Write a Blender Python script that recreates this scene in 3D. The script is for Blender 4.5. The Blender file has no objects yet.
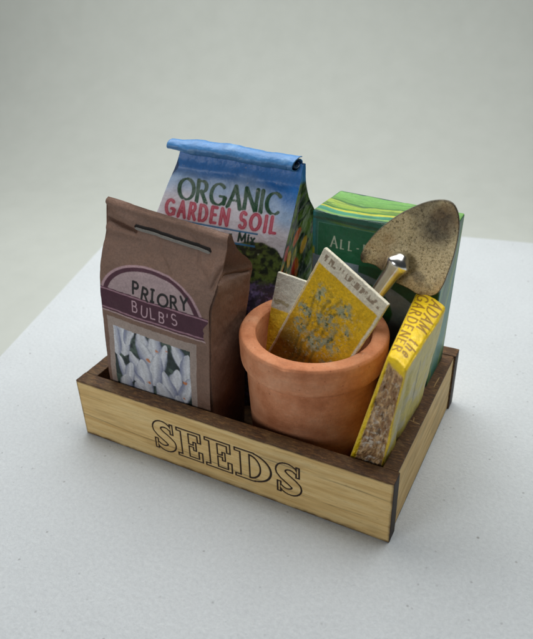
import bpy, math
import numpy as np
from mathutils import Vector, Matrix

S = 0.01            # everything below is measured in centimetres (a doll's-house miniature)
scene = bpy.context.scene
COL = scene.collection

# ------------------------------------------------------------------ camera
cp = np.array([1.76944, -7.00464, 8.36800])
cr = np.array([0.88746554, 0.45995644, -0.02906873])
cu = np.array([-0.21658536, 0.47190369, 0.85463307])
cf = np.array([-0.40681162, 0.75216154, -0.51841809])
cd = bpy.data.cameras.new("camera")
cam = bpy.data.objects.new("camera", cd)
COL.objects.link(cam)
M = Matrix(((cr[0], cu[0], -cf[0], cp[0]*S), (cr[1], cu[1], -cf[1], cp[1]*S), (cr[2], cu[2], -cf[2], cp[2]*S), (0, 0, 0, 1)))
cam.matrix_world = M
cd.sensor_fit = 'HORIZONTAL'
cd.sensor_width = 36.0
cd.lens = 667.443/533*36
cd.clip_start = 0.002
cd.clip_end = 20
cd.dof.use_dof = True
cd.dof.focus_distance = 0.110
cd.dof.aperture_fstop = 48.0
scene.camera = cam

# ------------------------------------------------------------------ light
world = bpy.data.worlds.new("World"); scene.world = world
world.use_nodes = True
bg = world.node_tree.nodes['Background']
bg.inputs[0].default_value = (0.86, 0.94, 1.0, 1)
bg.inputs[1].default_value = 0.035

def area(name, loc, target, size, power, color=(1, 1, 1)):
    l = bpy.data.lights.new(name, 'AREA'); l.shape = 'RECTANGLE'
    l.size = size[0]*S; l.size_y = size[1]*S; l.energy = power; l.color = color
    o = bpy.data.objects.new(name, l); COL.objects.link(o)
    o.location = Vector(loc)*S
    d = Vector(target)-Vector(loc)
    o.rotation_euler = d.to_track_quat('-Z', 'Y').to_euler()
    return o
area("overhead_softbox", (-5.0, 8.0, 18), (-4.6, 3.6, 0), (28, 15), 0.545, (1.0, 1.0, 0.975))
area("front_softbox", (-12, -19, 11), (-3.5, 1.5, 2), (9, 8), 0.14, (0.98, 0.99, 1.0))

scene.view_settings.view_transform = 'Standard'
scene.view_settings.look = 'None'
scene.view_settings.exposure = 0.06
scene.view_settings.gamma = 1.0

# ------------------------------------------------------------------ numeric helpers
def srgb(*c):
    c = np.array(c, float)/255.0
    return np.where(c <= 0.04045, c/12.92, ((c+0.055)/1.055)**2.4)

def hash2(ix, iy, seed):
    n = (ix.astype(np.int64)*374761393 + iy.astype(np.int64)*668265263 + seed*974634777) & 0xffffffff
    n = ((n ^ (n >> 13))*1274126177) & 0xffffffff
    n = n ^ (n >> 16)
    return (n & 0xffff)/65535.0
def vnoise(x, y, seed=0):
    x = np.asarray(x, float); y = np.asarray(y, float)
    ix = np.floor(x); iy = np.floor(y); fx = x-ix; fy = y-iy
    fx = fx*fx*(3-2*fx); fy = fy*fy*(3-2*fy)
    ix = ix.astype(np.int64); iy = iy.astype(np.int64)
    a = hash2(ix, iy, seed); b = hash2(ix+1, iy, seed); c = hash2(ix, iy+1, seed); d = hash2(ix+1, iy+1, seed)
    return (a*(1-fx)+b*fx)*(1-fy)+(c*(1-fx)+d*fx)*fy
def fbm(x, y, seed=0, oct=4):
    s = 0; a = 0.5; t = 0
    for i in range(oct):
        s = s+a*vnoise(x, y, seed+i*17); t += a; a *= 0.5; x = x*2.03+11.3; y = y*2.03+5.7
    return s/t
def sm(e0, e1, x):
    t = np.clip((x-e0)/(e1-e0), 0, 1); return t*t*(3-2*t)
def over(col, rgb, m):
    """paint rgb on the Nx3 array col with mask m"""
    m = np.clip(m, 0, 1)[:, None]
    return col*(1-m)+np.asarray(rgb)*m
def unit(v):
    v = np.asarray(v, float); return v/np.linalg.norm(v)

# ------------------------------------------------------------------ lettering (all drawn with strokes)
def arc(cx, cy, rx, ry, a0, a1, n=14):
    a = np.radians(np.linspace(a0, a1, n))
    return [(cx+rx*math.cos(t), cy+ry*math.sin(t)) for t in a]
GL = {
 'A': (.78, [[(0, 0), (.39, 1)], [(.39, 1), (.78, 0)], [(.15, .34), (.63, .34)]]),
 'B': (.56, [[(0, 0), (0, 1)], [(0, 1), (.28, 1)]+arc(.28, .77, .22, .23, 90, -90)+[(0, .54)], [(0, .54), (.3, .54)]+arc(.3, .27, .26, .27, 90, -90)+[(0, 0)]]),
 'C': (.74, [arc(.45, .5, .45, .5, 48, 312, 26)]),
 'D': (.74, [[(0, 0), (0, 1)], [(0, 1), (.28, 1)]+arc(.28, .5, .46, .5, 90, -90, 22)+[(0, 0)]]),
 'E': (.5, [[(0, 0), (0, 1)], [(0, 1), (.5, 1)], [(0, .52), (.43, .52)], [(0, 0), (.5, 0)]]),
 'G': (.84, [arc(.46, .5, .46, .5, 50, 345, 28)+[(.86, .36), (.84, .1)], [(.84, .43), (.56, .43)]]),
 'H': (.7, [[(0, 0), (0, 1)], [(.7, 0), (.7, 1)], [(0, .5), (.7, .5)]]),
 'I': (.10, [[(.05, 0), (.05, 1)]]),
 '1': (.26, [[(.13, 0), (.13, 1)], [(0, 1), (.26, 1)], [(0, 0), (.26, 0)]]),
 'L': (.48, [[(0, 1), (0, 0)], [(0, 0), (.48, 0)]]),
 'M': (.88, [[(0, 0), (.08, 1)], [(.08, 1), (.44, .12)], [(.44, .12), (.80, 1)], [(.80, 1), (.88, 0)]]),
 'N': (.7, [[(0, 0), (0, 1)], [(0, 1), (.7, 0)], [(.7, 0), (.7, 1)]]),
 'O': (.94, [arc(.47, .5, .47, .5, 0, 360, 36)]),
 'P': (.54, [[(0, 0), (0, 1)], [(0, 1), (.28, 1)]+arc(.28, .74, .26, .26, 90, -90)+[(0, .48)]]),
 'R': (.62, [[(0, 0), (0, 1)], [(0, 1), (.28, 1)]+arc(.28, .75, .25, .25, 90, -90)+[(0, .5)], [(.24, .5), (.62, 0)]]),
 'S': (.56, [arc(.28, .74, .26, .26, 40, 265, 16)+arc(.28, .25, .29, .26, 80, -145, 18)]),
 'U': (.64, [[(0, 1), (0, .32)]+arc(.32, .32, .32, .32, 180, 360)+[(.64, 1)]]),
 'Y': (.66, [[(0, 1), (.33, .5)], [(.66, 1), (.33, .5)], [(.33, .5), (.33, 0)]]),
 "'": (.05, [[(.05, 1), (0, .72)]]),
 '-': (.3, [[(0, .42), (.3, .42)]]),
 't': (.26, [[(.1, .92), (.1, .15), (.24, .0)], [(-.04, .64), (.26, .64)]]),
 'h': (.42, [[(0, 0), (0, 1)], arc(.21, .42, .21, .22, 180, 0, 10)+[(.42, 0)]]),
 'e': (.42, [arc(.22, .33, .21, .32, 0, 320, 18), [(.01, .35), (.43, .35)]]),
 'g': (.42, [arc(.2, .38, .2, .26, 0, 360, 18), [(.4, .64), (.4, -.1)]+arc(.2, -.1, .2, .2, 0, -150, 10)]),
 'i': (.0, [[(0, 0), (0, .64)], [(0, .9), (0, .92)]]),
 'x': (.42, [[(0, .64), (.42, 0)], [(.42, .64), (0, 0)]]),
 ' ': (.28, []),
}
SERIFLESS = set("CSOGD-' ")
def seg_sd(X, Y, ax, ay, bx, by, w0, w1):
    dx, dy = bx-ax, by-ay; L2 = dx*dx+dy*dy+1e-12
    t = np.clip(((X-ax)*dx+(Y-ay)*dy)/L2, 0, 1)
    return np.hypot(X-ax-dx*t, Y-ay-dy*t)-(w0+(w1-w0)*t)
def text_sd(X, Y, s, x0, y0, h, thick=.09, contrast=1.0, nib=10, gap=.22, serif=0, xs=1.0, slant=0.0, wobble=0, width=None, flare=0):
    """signed distance (cm) to text whose baseline starts at (x0,y0), cap height h; X right, Y up"""
    if width is not None:
        adv = sum(GL[c][0] for c in s)*h*xs; ng = max(1, len(s)-1)
        gap = (width-adv)/ng/h
    out = np.full(X.shape, 9.0)
    x = x0; rs = np.random.RandomState(len(s)*7+3)
    for ci, c in enumerate(s):
        w, strokes = GL[c]
        oy = y0+(rs.uniform(-1, 1)*wobble*h if wobble else 0)
        rot_ = rs.uniform(-1, 1)*wobble*1.2 if wobble else 0
        sel = (X > x-h*.35) & (X < x+(w*xs+.35+abs(slant))*h) & (Y > oy-h*.5) & (Y < oy+h*1.35)
        if sel.any():
            px, py = X[sel], Y[sel]; d = out[sel]
            def tr(q):
                qx = q[0]*xs*h+slant*q[1]*h; qy = q[1]*h
                return x+qx*math.cos(rot_)-qy*math.sin(rot_), oy+qx*math.sin(rot_)+qy*math.cos(rot_)
            for st in strokes:
                n = len(st)
                for k in range(n-1):
                    (ax, ay), (bx, by) = tr(st[k]), tr(st[k+1])
                    ang = math.atan2(by-ay, bx-ax)-math.radians(nib)
                    wd = thick*h*(contrast+(1-contrast)*abs(math.sin(ang)))
                    w0 = w1 = wd
                    if flare and n == 2:
                        mx, my = (ax+bx)/2, (ay+by)/2
                        d = np.minimum(d, seg_sd(px, py, ax, ay, mx, my, wd*(1+flare), wd*(1-flare*.5)))
                        d = np.minimum(d, seg_sd(px, py, mx, my, bx, by, wd*(1-flare*.5), wd*(1+flare)))
                    else:
                        d = np.minimum(d, seg_sd(px, py, ax, ay, bx, by, w0, w1))
                if serif and c not in SERIFLESS and n == 2 and abs(st[0][1]-st[1][1]) > .3:
                    for q in st:
                        if q[1] in (0, 1, .64) and not (c == 'A' and q[1] == 1):
                            a, b = tr((q[0]-serif/xs, q[1])), tr((q[0]+serif/xs, q[1]))
                            d = np.minimum(d, seg_sd(px, py, a[0], a[1], b[0], b[1], thick*h*.42, thick*h*.42))
            out[sel] = d
        x += (w*xs+gap)*h
    return out

# ------------------------------------------------------------------ mesh helpers
def mesh_obj(name, V, F, mat, parent=None, origin=(0, 0, 0), col=None, smooth=True, attrs=None):
    """V in cm, world axes; origin = the thing's base in cm"""
    V = (np.asarray(V, float)-np.asarray(origin, float))*S
    me = bpy.data.meshes.new(name)
    F = [tuple(int(i) for i in f) for f in F] if not isinstance(F, np.ndarray) else F
    if isinstance(F, np.ndarray):
        nf, k = F.shape
        me.vertices.add(len(V)); me.vertices.foreach_set('co', V.ravel())
        me.loops.add(nf*k); me.loops.foreach_set('vertex_index', F.ravel().astype(np.int32))
        me.polygons.add(nf)
        me.polygons.foreach_set('loop_start', np.arange(0, nf*k, k, dtype=np.int32))
        me.polygons.foreach_set('loop_total', np.full(nf, k, dtype=np.int32))
        me.update(calc_edges=True)
    else:
        me.from_pydata(V.tolist(), [], F); me.update()
    me.validate()
    if smooth:
        me.polygons.foreach_set('use_smooth', np.ones(len(me.polygons), dtype=bool))
    if col is not None:
        a = me.color_attributes.new('Col', 'FLOAT_COLOR', 'POINT')
        c4 = np.ones((len(V), 4)); c4[:, :3] = np.clip(col, 0, 1)
        a.data.foreach_set('color', c4.ravel())
    if attrs:
        for k_, v_ in attrs.items():
            a = me.attributes.new(k_, 'FLOAT', 'POINT'); a.data.foreach_set('value', np.asarray(v_, float))
    me.materials.append(mat)
    o = bpy.data.objects.new(name, me); COL.objects.link(o)
    if parent is not None:
        o.parent = parent
    else:
        o.location = Vector(origin)*S
    return o

def thing(name, label, cat, origin, group=None):
    o = bpy.data.objects.new(name, None); COL.objects.link(o)
    o.location = Vector(origin)*S; o.empty_display_size = 0.005
    o['label'] = label; o['category'] = cat
    if group: o['group'] = group
    return o

def grid_faces(nu, nv, wrap=False, flip=False):
    """verts indexed i*nv+j, i in nu, j in nv; wrap closes the u direction"""
    iu = np.arange(nu if wrap else nu-1); jv = np.arange(nv-1)
    I, J = np.meshgrid(iu, jv, indexing='ij'); I = I.ravel(); J = J.ravel(); I2 = (I+1) % nu
    F = np.stack([I*nv+J, I2*nv+J, I2*nv+J+1, I*nv+J+1], 1)
    return F[:, ::-1].copy() if flip else F

def lattice_box(n, L, r, lines=None):
    """surface of a lattice box with rounded edges. returns unit coords Uc (0..1), rounded coords P (0..L), faces"""
    nx, ny, nz = n
    ax = [np.linspace(0, 1, k+1) if lines is None or lines[i] is None else np.asarray(lines[i], float) for i, k in enumerate(n)]
    nx, ny, nz = [len(a)-1 for a in ax]
    idx = -np.ones((nx+1, ny+1, nz+1), dtype=np.int64)
    I, J, K = np.meshgrid(np.arange(nx+1), np.arange(ny+1), np.arange(nz+1), indexing='ij')
    surf = (I == 0) | (I == nx) | (J == 0) | (J == ny) | (K == 0) | (K == nz)
    idx[surf] = np.arange(surf.sum())
    U = np.stack([ax[0][I[surf]], ax[1][J[surf]], ax[2][K[surf]]], 1)
    F = []
    def add(A, flip):
        a, b, c, d = A[:-1, :-1].ravel(), A[1:, :-1].ravel(), A[1:, 1:].ravel(), A[:-1, 1:].ravel()
        q = np.stack([a, b, c, d], 1); F.append(q[:, ::-1] if flip else q)
    add(idx[:, :, 0], True); add(idx[:, :, nz], False)
    add(idx[:, 0, :], False); add(idx[:, ny, :], True)
    add(idx[0, :, :], True); add(idx[nx, :, :], False)
    F = np.concatenate(F)
    L = np.array(L, float); P = U*L
    if r > 0:
        # remap so that lattice lines stay regular while edges are rounded
        C = np.clip(P, r, L-r); D = P-C; ln = np.linalg.norm(D, axis=1)
        m = ln > 1e-9
        # project cube-corner region onto sphere radius r
        mx = np.abs(D).max(1)
        P[m] = C[m]+D[m]/ln[m][:, None]*mx[m][:, None]
    return U, P, F
def edge_lines(n, L, r, k=4):
    """parameter lines with k extra lines in the rounded zone at both ends"""
    e = r/L
    a = np.linspace(0, e, k, endpoint=False); b = np.linspace(e, 1-e, n); c = 1-a[::-1]
    return np.concatenate([a, b, c])
def trilinear(P, L, C):
    """C: 8 corners [x][y][z]"""
    u = P/np.array(L, float); C = np.asarray(C, float)
    x, y, z = u[:, 0:1], u[:, 1:2], u[:, 2:3]
    def lz(i, j): return C[i][j][0]*(1-z)+C[i][j][1]*z
    return (lz(0, 0)*(1-y)+lz(0, 1)*y)*(1-x)+(lz(1, 0)*(1-y)+lz(1, 1)*y)*x
def facegroup(U):
    e = 1e-6
    return dict(x0=U[:, 0] < e, x1=U[:, 0] > 1-e, y0=U[:, 1] < e, y1=U[:, 1] > 1-e, z0=U[:, 2] < e, z1=U[:, 2] > 1-e)

def lathe(profile, cx, cy, n=96):
    pr = np.array(profile, float); m = len(pr)
    a = np.linspace(0, 2*math.pi, n, endpoint=False)
    V = np.zeros((n, m, 3))
    V[:, :, 0] = cx+np.cos(a)[:, None]*pr[None, :, 0]
    V[:, :, 1] = cy+np.sin(a)[:, None]*pr[None, :, 0]
    V[:, :, 2] = pr[None, :, 1]
    return V, grid_faces(n, m, wrap=True)
def smooth_profile(pts, sub=6):
    P = np.array(pts, float); out = []
    for i in range(len(P)-1):
        p0 = P[max(i-1, 0)]; p1 = P[i]; p2 = P[i+1]; p3 = P[min(i+2, len(P)-1)]
        for t in np.linspace(0, 1, sub, endpoint=False):
            out.append(.5*((2*p1)+(-p0+p2)*t+(2*p0-5*p1+4*p2-p3)*t*t+(-p0+3*p1-3*p2+p3)*t**3))
    out.append(P[-1]); return np.array(out)
def tube(path, radii, n=20, cap=True):
    P = np.array(path, float); m = len(P); R = np.asarray(radii, float)*np.ones(m)
    T = np.gradient(P, axis=0); T /= np.linalg.norm(T, axis=1)[:, None]
    up = np.array([0, 0, 1.]) if abs(T[0][2]) < .9 else np.array([1., 0, 0])
    V = []; N = unit(np.cross(T[0], up))
    for i in range(m):
        N = unit(N-T[i]*(N@T[i])); B = np.cross(T[i], N)
        a = np.linspace(0, 2*math.pi, n, endpoint=False)
        V.append(P[i]+R[i]*(np.cos(a)[:, None]*N+np.sin(a)[:, None]*B))
    V = np.concatenate(V); F = [tuple(f) for f in grid_faces(m, n).tolist()]
    F = []
    for i in range(m-1):
        for j in range(n):
            F.append((i*n+j, i*n+(j+1) % n, (i+1)*n+(j+1) % n, (i+1)*n+j))
    if cap:
        F.append(tuple(range(n))[::-1]); F.append(tuple((m-1)*n+j for j in range(n)))
    return V, F

# ------------------------------------------------------------------ materials
def new_mat(name):
    m = bpy.data.materials.new(name); m.use_nodes = True
    nt = m.node_tree; b = nt.nodes['Principled BSDF']
    tc = nt.nodes.new('ShaderNodeTexCoord'); mp = nt.nodes.new('ShaderNodeMapping')
    mp.inputs['Scale'].default_value = (100, 100, 100)          # metres -> centimetres
    nt.links.new(tc.outputs['Object'], mp.inputs['Vector'])
    return m, nt, b, mp.outputs['Vector']
def N(nt, kind, **kw):
    n = nt.nodes.new(kind)
    for k, v in kw.items():
        if hasattr(n, k): setattr(n, k, v)
    return n
def noise(nt, vec, scale, detail=4, rough=.55, dist=0):
    n = nt.nodes.new('ShaderNodeTexNoise'); n.inputs['Scale'].default_value = scale
    n.inputs['Detail'].default_value = detail; n.inputs['Roughness'].default_value = rough
    n.inputs['Distortion'].default_value = dist
    nt.links.new(vec, n.inputs['Vector']); return n.outputs['Fac']
def scaled(nt, vec, s):
    m = nt.nodes.new('ShaderNodeMapping'); m.inputs['Scale'].default_value = s
    nt.links.new(vec, m.inputs['Vector']); return m.outputs['Vector']
def ramp(nt, fac, stops):
    r = nt.nodes.new('ShaderNodeValToRGB'); e = r.color_ramp.elements
    while len(e) < len(stops): e.new(0.5)
    for i, (p, c) in enumerate(stops):
        e[i].position = p; e[i].color = (*c, 1) if len(c) == 3 else c
    nt.links.new(fac, r.inputs['Fac']); return r.outputs['Color']
def g(v): return (v, v, v)
def mixc(nt, fac, a, b, mode='MIX'):
    m = nt.nodes.new('ShaderNodeMix'); m.data_type = 'RGBA'; m.blend_type = mode
    for sock, val in ((m.inputs['Factor'], fac), (m.inputs['A'], a), (m.inputs['B'], b)):
        if isinstance(val, bpy.types.NodeSocket): nt.links.new(val, sock)
        elif isinstance(val, (int, float)): sock.default_value = val
        else: sock.default_value = (*val, 1)
    return m.outputs['Result']
def bump(nt, b, h, strength, dist):
    n = nt.nodes.new('ShaderNodeBump'); n.inputs['Strength'].default_value = strength
    n.inputs['Distance'].default_value = dist*S
    nt.links.new(h, n.inputs['Height'])
    prev = b.inputs['Normal']
    if prev.is_linked: nt.links.new(prev.links[0].from_socket, n.inputs['Normal'])
    nt.links.new(n.outputs['Normal'], b.inputs['Normal'])
def attr(nt, name, out='Color'):
    a = nt.nodes.new('ShaderNodeAttribute'); a.attribute_name = name; return a.outputs[out]

def printed(name, rough=.5, grain=.10, grain_scale=26, bstr=.35, bdist=.012, spec=.4, coarse=3.0, coarse_amt=.08, extra=None):
    """printed paper or card: ink colours from the mesh, paper grain and wear from noise"""
    m, nt, b, v = new_mat(name)
    c = attr(nt, 'Col')
    n1 = noise(nt, v, grain_scale, 3, .7)
    c = mixc(nt, 1.0, c, ramp(nt, n1, [(.25, g(1-grain*2)), (.75, g(1+grain))]), 'MULTIPLY')
    n2 = noise(nt, v, coarse, 4, .6)
    c = mixc(nt, 1.0, c, ramp(nt, n2, [(.3, g(1-coarse_amt*1.5)), (.7, g(1.0))]), 'MULTIPLY')
    nt.links.new(c, b.inputs['Base Color'])
    b.inputs['Roughness'].default_value = rough; b.inputs['Specular IOR Level'].default_value = spec
    bump(nt, b, n1, bstr, bdist)
    bump(nt, b, noise(nt, v, 5, 3), .35, .05)
    return m

def mat_board():
    m, nt, b, v = new_mat('white_textured_card')
    n1 = noise(nt, v, 16, 6, .8); n2 = noise(nt, v, .35, 3)
    c = ramp(nt, n1, [(.3, (.65, .69, .72)), (.7, (.80, .845, .875))])
    c = mixc(nt, 1, c, ramp(nt, n2, [(.3, g(.93)), (.7, g(1))]), 'MULTIPLY')
    vo = nt.nodes.new('ShaderNodeTexVoronoi'); vo.inputs['Scale'].default_value = 1.6
    vo.inputs['Randomness'].default_value = 1
    nt.links.new(v, vo.inputs['Vector'])
    sp = ramp(nt, vo.outputs['Distance'], [(.025, g(1)), (.05, g(0))])
    gate = ramp(nt, noise(nt, v, .8, 1), [(.44, g(0)), (.52, g(.8))])
    c = mixc(nt, mixc(nt, 1, sp, gate, 'MULTIPLY'), c, (.33, .33, .33))
    v2 = nt.nodes.new('ShaderNodeTexVoronoi'); v2.inputs['Scale'].default_value = 5.0
    nt.links.new(v, v2.inputs['Vector'])
    c = mixc(nt, mixc(nt, 1, ramp(nt, v2.outputs['Distance'], [(.06, g(.55)), (.13, g(0))]), ramp(nt, noise(nt, v, 2.1, 2), [(.50, g(0)), (.58, g(1))]), 'MULTIPLY'), c, (.30, .31, .32))
    nt.links.new(c, b.inputs['Base Color']); b.inputs['Roughness'].default_value = .75
    b.inputs['Specular IOR Level'].default_value = .25
    bump(nt, b, n1, .8, .035); bump(nt, b, noise(nt, v, 2.2, 3), .3, .06)
    return m
def mat_backdrop():
    m, nt, b, v = new_mat('matt_backdrop_cloth')
    n1 = noise(nt, v, 1.2, 5, .6)
    nt.links.new(ramp(nt, n1, [(.3, (.50, .525, .49)), (.7, (.53, .555, .52))]), b.inputs['Base Color'])
    b.inputs['Roughness'].default_value = .9; b.inputs['Specular IOR Level'].default_value = .1
    bump(nt, b, noise(nt, v, .5, 3), .2, .1)
    return m
def mat_wood():
    """pale laser-cut plywood, browned where the 'burn' attribute is high"""
    m, nt, b, v = new_mat('laser_cut_plywood')
    sv = scaled(nt, v, (.35, .35, 5.0))
    n1 = noise(nt, sv, 2.2, 6, .6, .4)
    n2 = noise(nt, scaled(nt, v, (1.2, 1.2, 22)), 2.0, 3, .6)
    base = ramp(nt, n1, [(.30, srgb(206, 166, 100)), (.52, srgb(232, 198, 134)), (.75, srgb(240, 214, 156))])
    base = mixc(nt, 1, base, ramp(nt, n2, [(.3, g(.90)), (.65, g(1.0))]), 'MULTIPLY')
    n3 = noise(nt, scaled(nt, v, (1.0, 1.0, 30)), 3.0, 5, .7, .3)
    base = mixc(nt, 1, base, ramp(nt, n3, [(.30, g(.74)), (.42, g(.97)), (.7, g(1.04))]), 'MULTIPLY')
    fl = noise(nt, scaled(nt, v, (3.5, 3.5, 26)), 3.0, 2, .6)
    base = mixc(nt, ramp(nt, fl, [(.66, g(0)), (.74, g(.5))]), base, srgb(140, 100, 56))
    # a few darker growth lines
    w = nt.nodes.new('ShaderNodeTexWave'); w.wave_type = 'BANDS'; w.bands_direction = 'Z'
    w.inputs['Scale'].default_value = .7; w.inputs['Distortion'].default_value = 5.5
    w.inputs['Detail'].default_value = 3; w.inputs['Detail Scale'].default_value = .5
    nt.links.new(scaled(nt, v, (.32, .32, 1.0)), w.inputs['Vector'])
    ln = ramp(nt, w.outputs['Fac'], [(.0, g(.55)), (.006, g(.80)), (.014, g(1))])
    base = mixc(nt, ramp(nt, noise(nt, scaled(nt, v, (.9, .9, 2)), 1.3, 2), [(.42, g(.15)), (.58, g(1))]), base, mixc(nt, 1, base, ln, 'MULTIPLY'))
    brown = ramp(nt, noise(nt, scaled(nt, v, (2.5, 9, 14)), 3.0, 8, .8), [(.3, srgb(30, 18, 10)), (.52, srgb(84, 56, 30)), (.72, srgb(146, 106, 62))])
    burn = attr(nt, 'burn', 'Fac')
    c = mixc(nt, ramp(nt, burn, [(0, g(0)), (.5, g(1))]), base, brown)
    c = mixc(nt, ramp(nt, burn, [(.55, g(0)), (1, g(1))]), c, srgb(30, 19, 13))
    nt.links.new(c, b.inputs['Base Color'])
    b.inputs['Roughness'].default_value = .62; b.inputs['Specular IOR Level'].default_value = .35
    bump(nt, b, n2, .35, .012); bump(nt, b, n1, .3, .02)
    return m
def mat_terracotta():
    m, nt, b, v = new_mat('terracotta')
    n1 = noise(nt, v, 2.0, 6, .6); n2 = noise(nt, v, 22, 5, .7)
    rings = noise(nt, scaled(nt, v, (.3, .3, 9)), 1.8, 4)
    c = ramp(nt, n1, [(.3, srgb(188, 116, 76)), (.5, srgb(214, 143, 102)), (.72, srgb(228, 166, 128))])
    c = mixc(nt, 1, c, ramp(nt, n2, [(.25, g(.82)), (.6, g(1.0))]), 'MULTIPLY')
    c = mixc(nt, 1, c, ramp(nt, rings, [(.3, g(.90)), (.7, g(1.0))]), 'MULTIPLY')
    sc_ = noise(nt, scaled(nt, v, (1.2, 1.2, 14)), 5, 6, .8, .5)
    c = mixc(nt, ramp(nt, sc_, [(.60, g(0)), (.70, g(.45))]), c, srgb(246, 206, 178))
    c = mixc(nt, ramp(nt, sc_, [(.28, g(.5)), (.38, g(0))]), c, srgb(160, 92, 64))
    vo = nt.nodes.new('ShaderNodeTexVoronoi'); vo.inputs['Scale'].default_value = 5.5; nt.links.new(v, vo.inputs['Vector'])
    c = mixc(nt, ramp(nt, vo.outputs['Distance'], [(.05, g(.6)), (.12, g(0))]), c, srgb(150, 84, 60))
    nt.links.new(c, b.inputs['Base Color']); b.inputs['Roughness'].default_value = .72
    b.inputs['Specular IOR Level'].default_value = .3
    bump(nt, b, n2, .45, .012); bump(nt, b, rings, .3, .03)
    return m
def mat_kraft(name, c0, c1):
    m, nt, b, v = new_mat(name)
    n1 = noise(nt, v, 30, 4, .7); n2 = noise(nt, v, 1.6, 4)
    c = ramp(nt, n1, [(.25, c0), (.75, c1)])
    c = mixc(nt, 1, c, ramp(nt, n2, [(.3, g(.85)), (.7, g(1))]), 'MULTIPLY')
    nt.links.new(c, b.inputs['Base Color']); b.inputs['Roughness'].default_value = .6
    bump(nt, b, n1, .35, .012)
    return m
def mat_simple(name, color, rough=.5, metal=0, nscale=8, amt=.15, bstr=.2):
    m, nt, b, v = new_mat(name)
    n1 = noise(nt, v, nscale, 4, .6)
    c = np.array(color)
    nt.links.new(ramp(nt, n1, [(.3, tuple(c*(1-amt))), (.7, tuple(np.minimum(c*(1+amt), 1)))]), b.inputs['Base Color'])
    b.inputs['Roughness'].default_value = rough; b.inputs['Metallic'].default_value = metal
    bump(nt, b, n1, bstr, .01)
    return m
def mat_blade():
    m, nt, b, v = new_mat('aged_speckled_metal')
    n1 = noise(nt, v, 30, 4, .8); n2 = noise(nt, v, 1.5, 5, .65); n3 = noise(nt, v, 13, 4, .8)
    c = ramp(nt, n1, [(.34, srgb(104, 88, 62)), (.45, srgb(204, 186, 144)), (.66, srgb(232, 216, 178))])
    c = mixc(nt, ramp(nt, n2, [(.50, g(0)), (.70, g(.62))]), c, srgb(62, 60, 58))
    c = mixc(nt, ramp(nt, n3, [(.60, g(0)), (.70, g(.75))]), c, srgb(40, 34, 28))
    c = mixc(nt, ramp(nt, noise(nt, v, 1.1, 3), [(.52, g(0)), (.66, g(.5))]), c, srgb(196, 146, 84))
    c = mixc(nt, ramp(nt, noise(nt, v, 40, 2, .8), [(.62, g(0)), (.68, g(.9))]), c, srgb(26, 22, 18))
    k = attr(nt, 'burn', 'Fac')
    k = mixc(nt, 1.0, k, ramp(nt, n3, [(.3, g(.75)), (.6, g(1.0))]), 'MULTIPLY')
    c = mixc(nt, k, c, srgb(44, 42, 42))
    nt.links.new(c, b.inputs['Base Color']); b.inputs['Metallic'].default_value = .5
    b.inputs['Roughness'].default_value = .34
    bump(nt, b, n1, .5, .02); bump(nt, b, n2, .25, .05)
    return m

M_board = mat_board(); M_back = mat_backdrop(); M_wood = mat_wood(); M_terra = mat_terracotta()
M_kraft = printed('brown_kraft_card', .58, .13, 30, .45, .012, .4, 1.8, .10)
M_soil = printed('glossy_printed_bag_paper', .42, .07, 24, .25, .012, .5)
M_box = printed('printed_green_card', .38, .07, 24, .25, .010, .5)
M_packet = printed('seed_packet_card', .6, .16, 26, .7, .016, .35)
M_book = printed('painted_yellow_card', .42, .07, 16, .5, .02, .5, 4, .1)
M_blade = mat_blade()
M_chrome = mat_simple('polished_chrome', (.86, .85, .82), .22, 1.0, 10, .05, .12)
M_handle = mat_simple('dark_turned_wood', srgb(96, 60, 34), .5)
M_edge = mat_simple('raw_card_edge', srgb(196, 190, 172), .7, 0, 20, .12)

# ------------------------------------------------------------------ the setting
# white card the crate stands on; its edge runs off to the left and behind
def to_ground(px):
    d_ = cf+cr*((px[0]-266.5)/667.443)+cu*((319.5-px[1])/667.443)
    q_ = cp-d_*cp[2]/d_[2]; return q_[:2]
def board_sheet():
    left0 = np.array([-9.53, 1.17]); dl = unit(np.array([-11.23, 6.86])-left0)
    p_front = left0-dl*15; p_back = np.array([-12.155, 9.956])
    br = unit(np.array([.27, 12.17])-np.array([-1.47, 11.86]))
    p_right = np.array([.27, 12.17])+br*22
    pts = [p_front, to_ground((112, 236)), to_ground((312, 222.5)), p_right, np.array([24, -14.])]
    n = len(pts)
    V = [(x, y, 0) for x, y in pts]+[(x, y, -.12) for x, y in pts]
    F = [tuple(range(n))[::-1], tuple(range(n, 2*n))]+[(i, (i+1) % n, (i+1) % n+n, i+n) for i in range(n)]
    o = mesh_obj('table_top', V, F, M_board, smooth=False)
    o['kind'] = 'structure'
board_sheet()
def backdrop():
    # one sweep: flat under the card, curving up behind it and on the left
    prof = [(-40, -.2), (9, -.2), (14, -.2)]
    a = np.linspace(0, math.pi/2, 18)
    R = 10.0
    prof += [(14+R*math.sin(t), -.2+R-R*math.cos(t)) for t in a]+[(14+R, 50)]
    prof = np.array(prof)
    # axis across the view: runs along (0.985, .17)
    ex = np.array([.95, .31]); ey = np.array([-.31, .95])
    xs = np.linspace(-60, 60, 30)
    V = np.array([[*(ex*x+ey*p[0]), p[1]] for x in xs for p in prof])
    o = mesh_obj('backdrop', V, grid_faces(len(xs), len(prof)), M_back)
    o['kind'] = 'structure'
backdrop()

# ------------------------------------------------------------------ crate
W, D, H, T = 6.0, 3.886, 1.25, .272
CO = (-W/2, D/2, 0)
crate = thing('wooden_crate', 'small open plywood crate with burnt brown edges and SEEDS engraved on its front', 'crate', CO)

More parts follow.
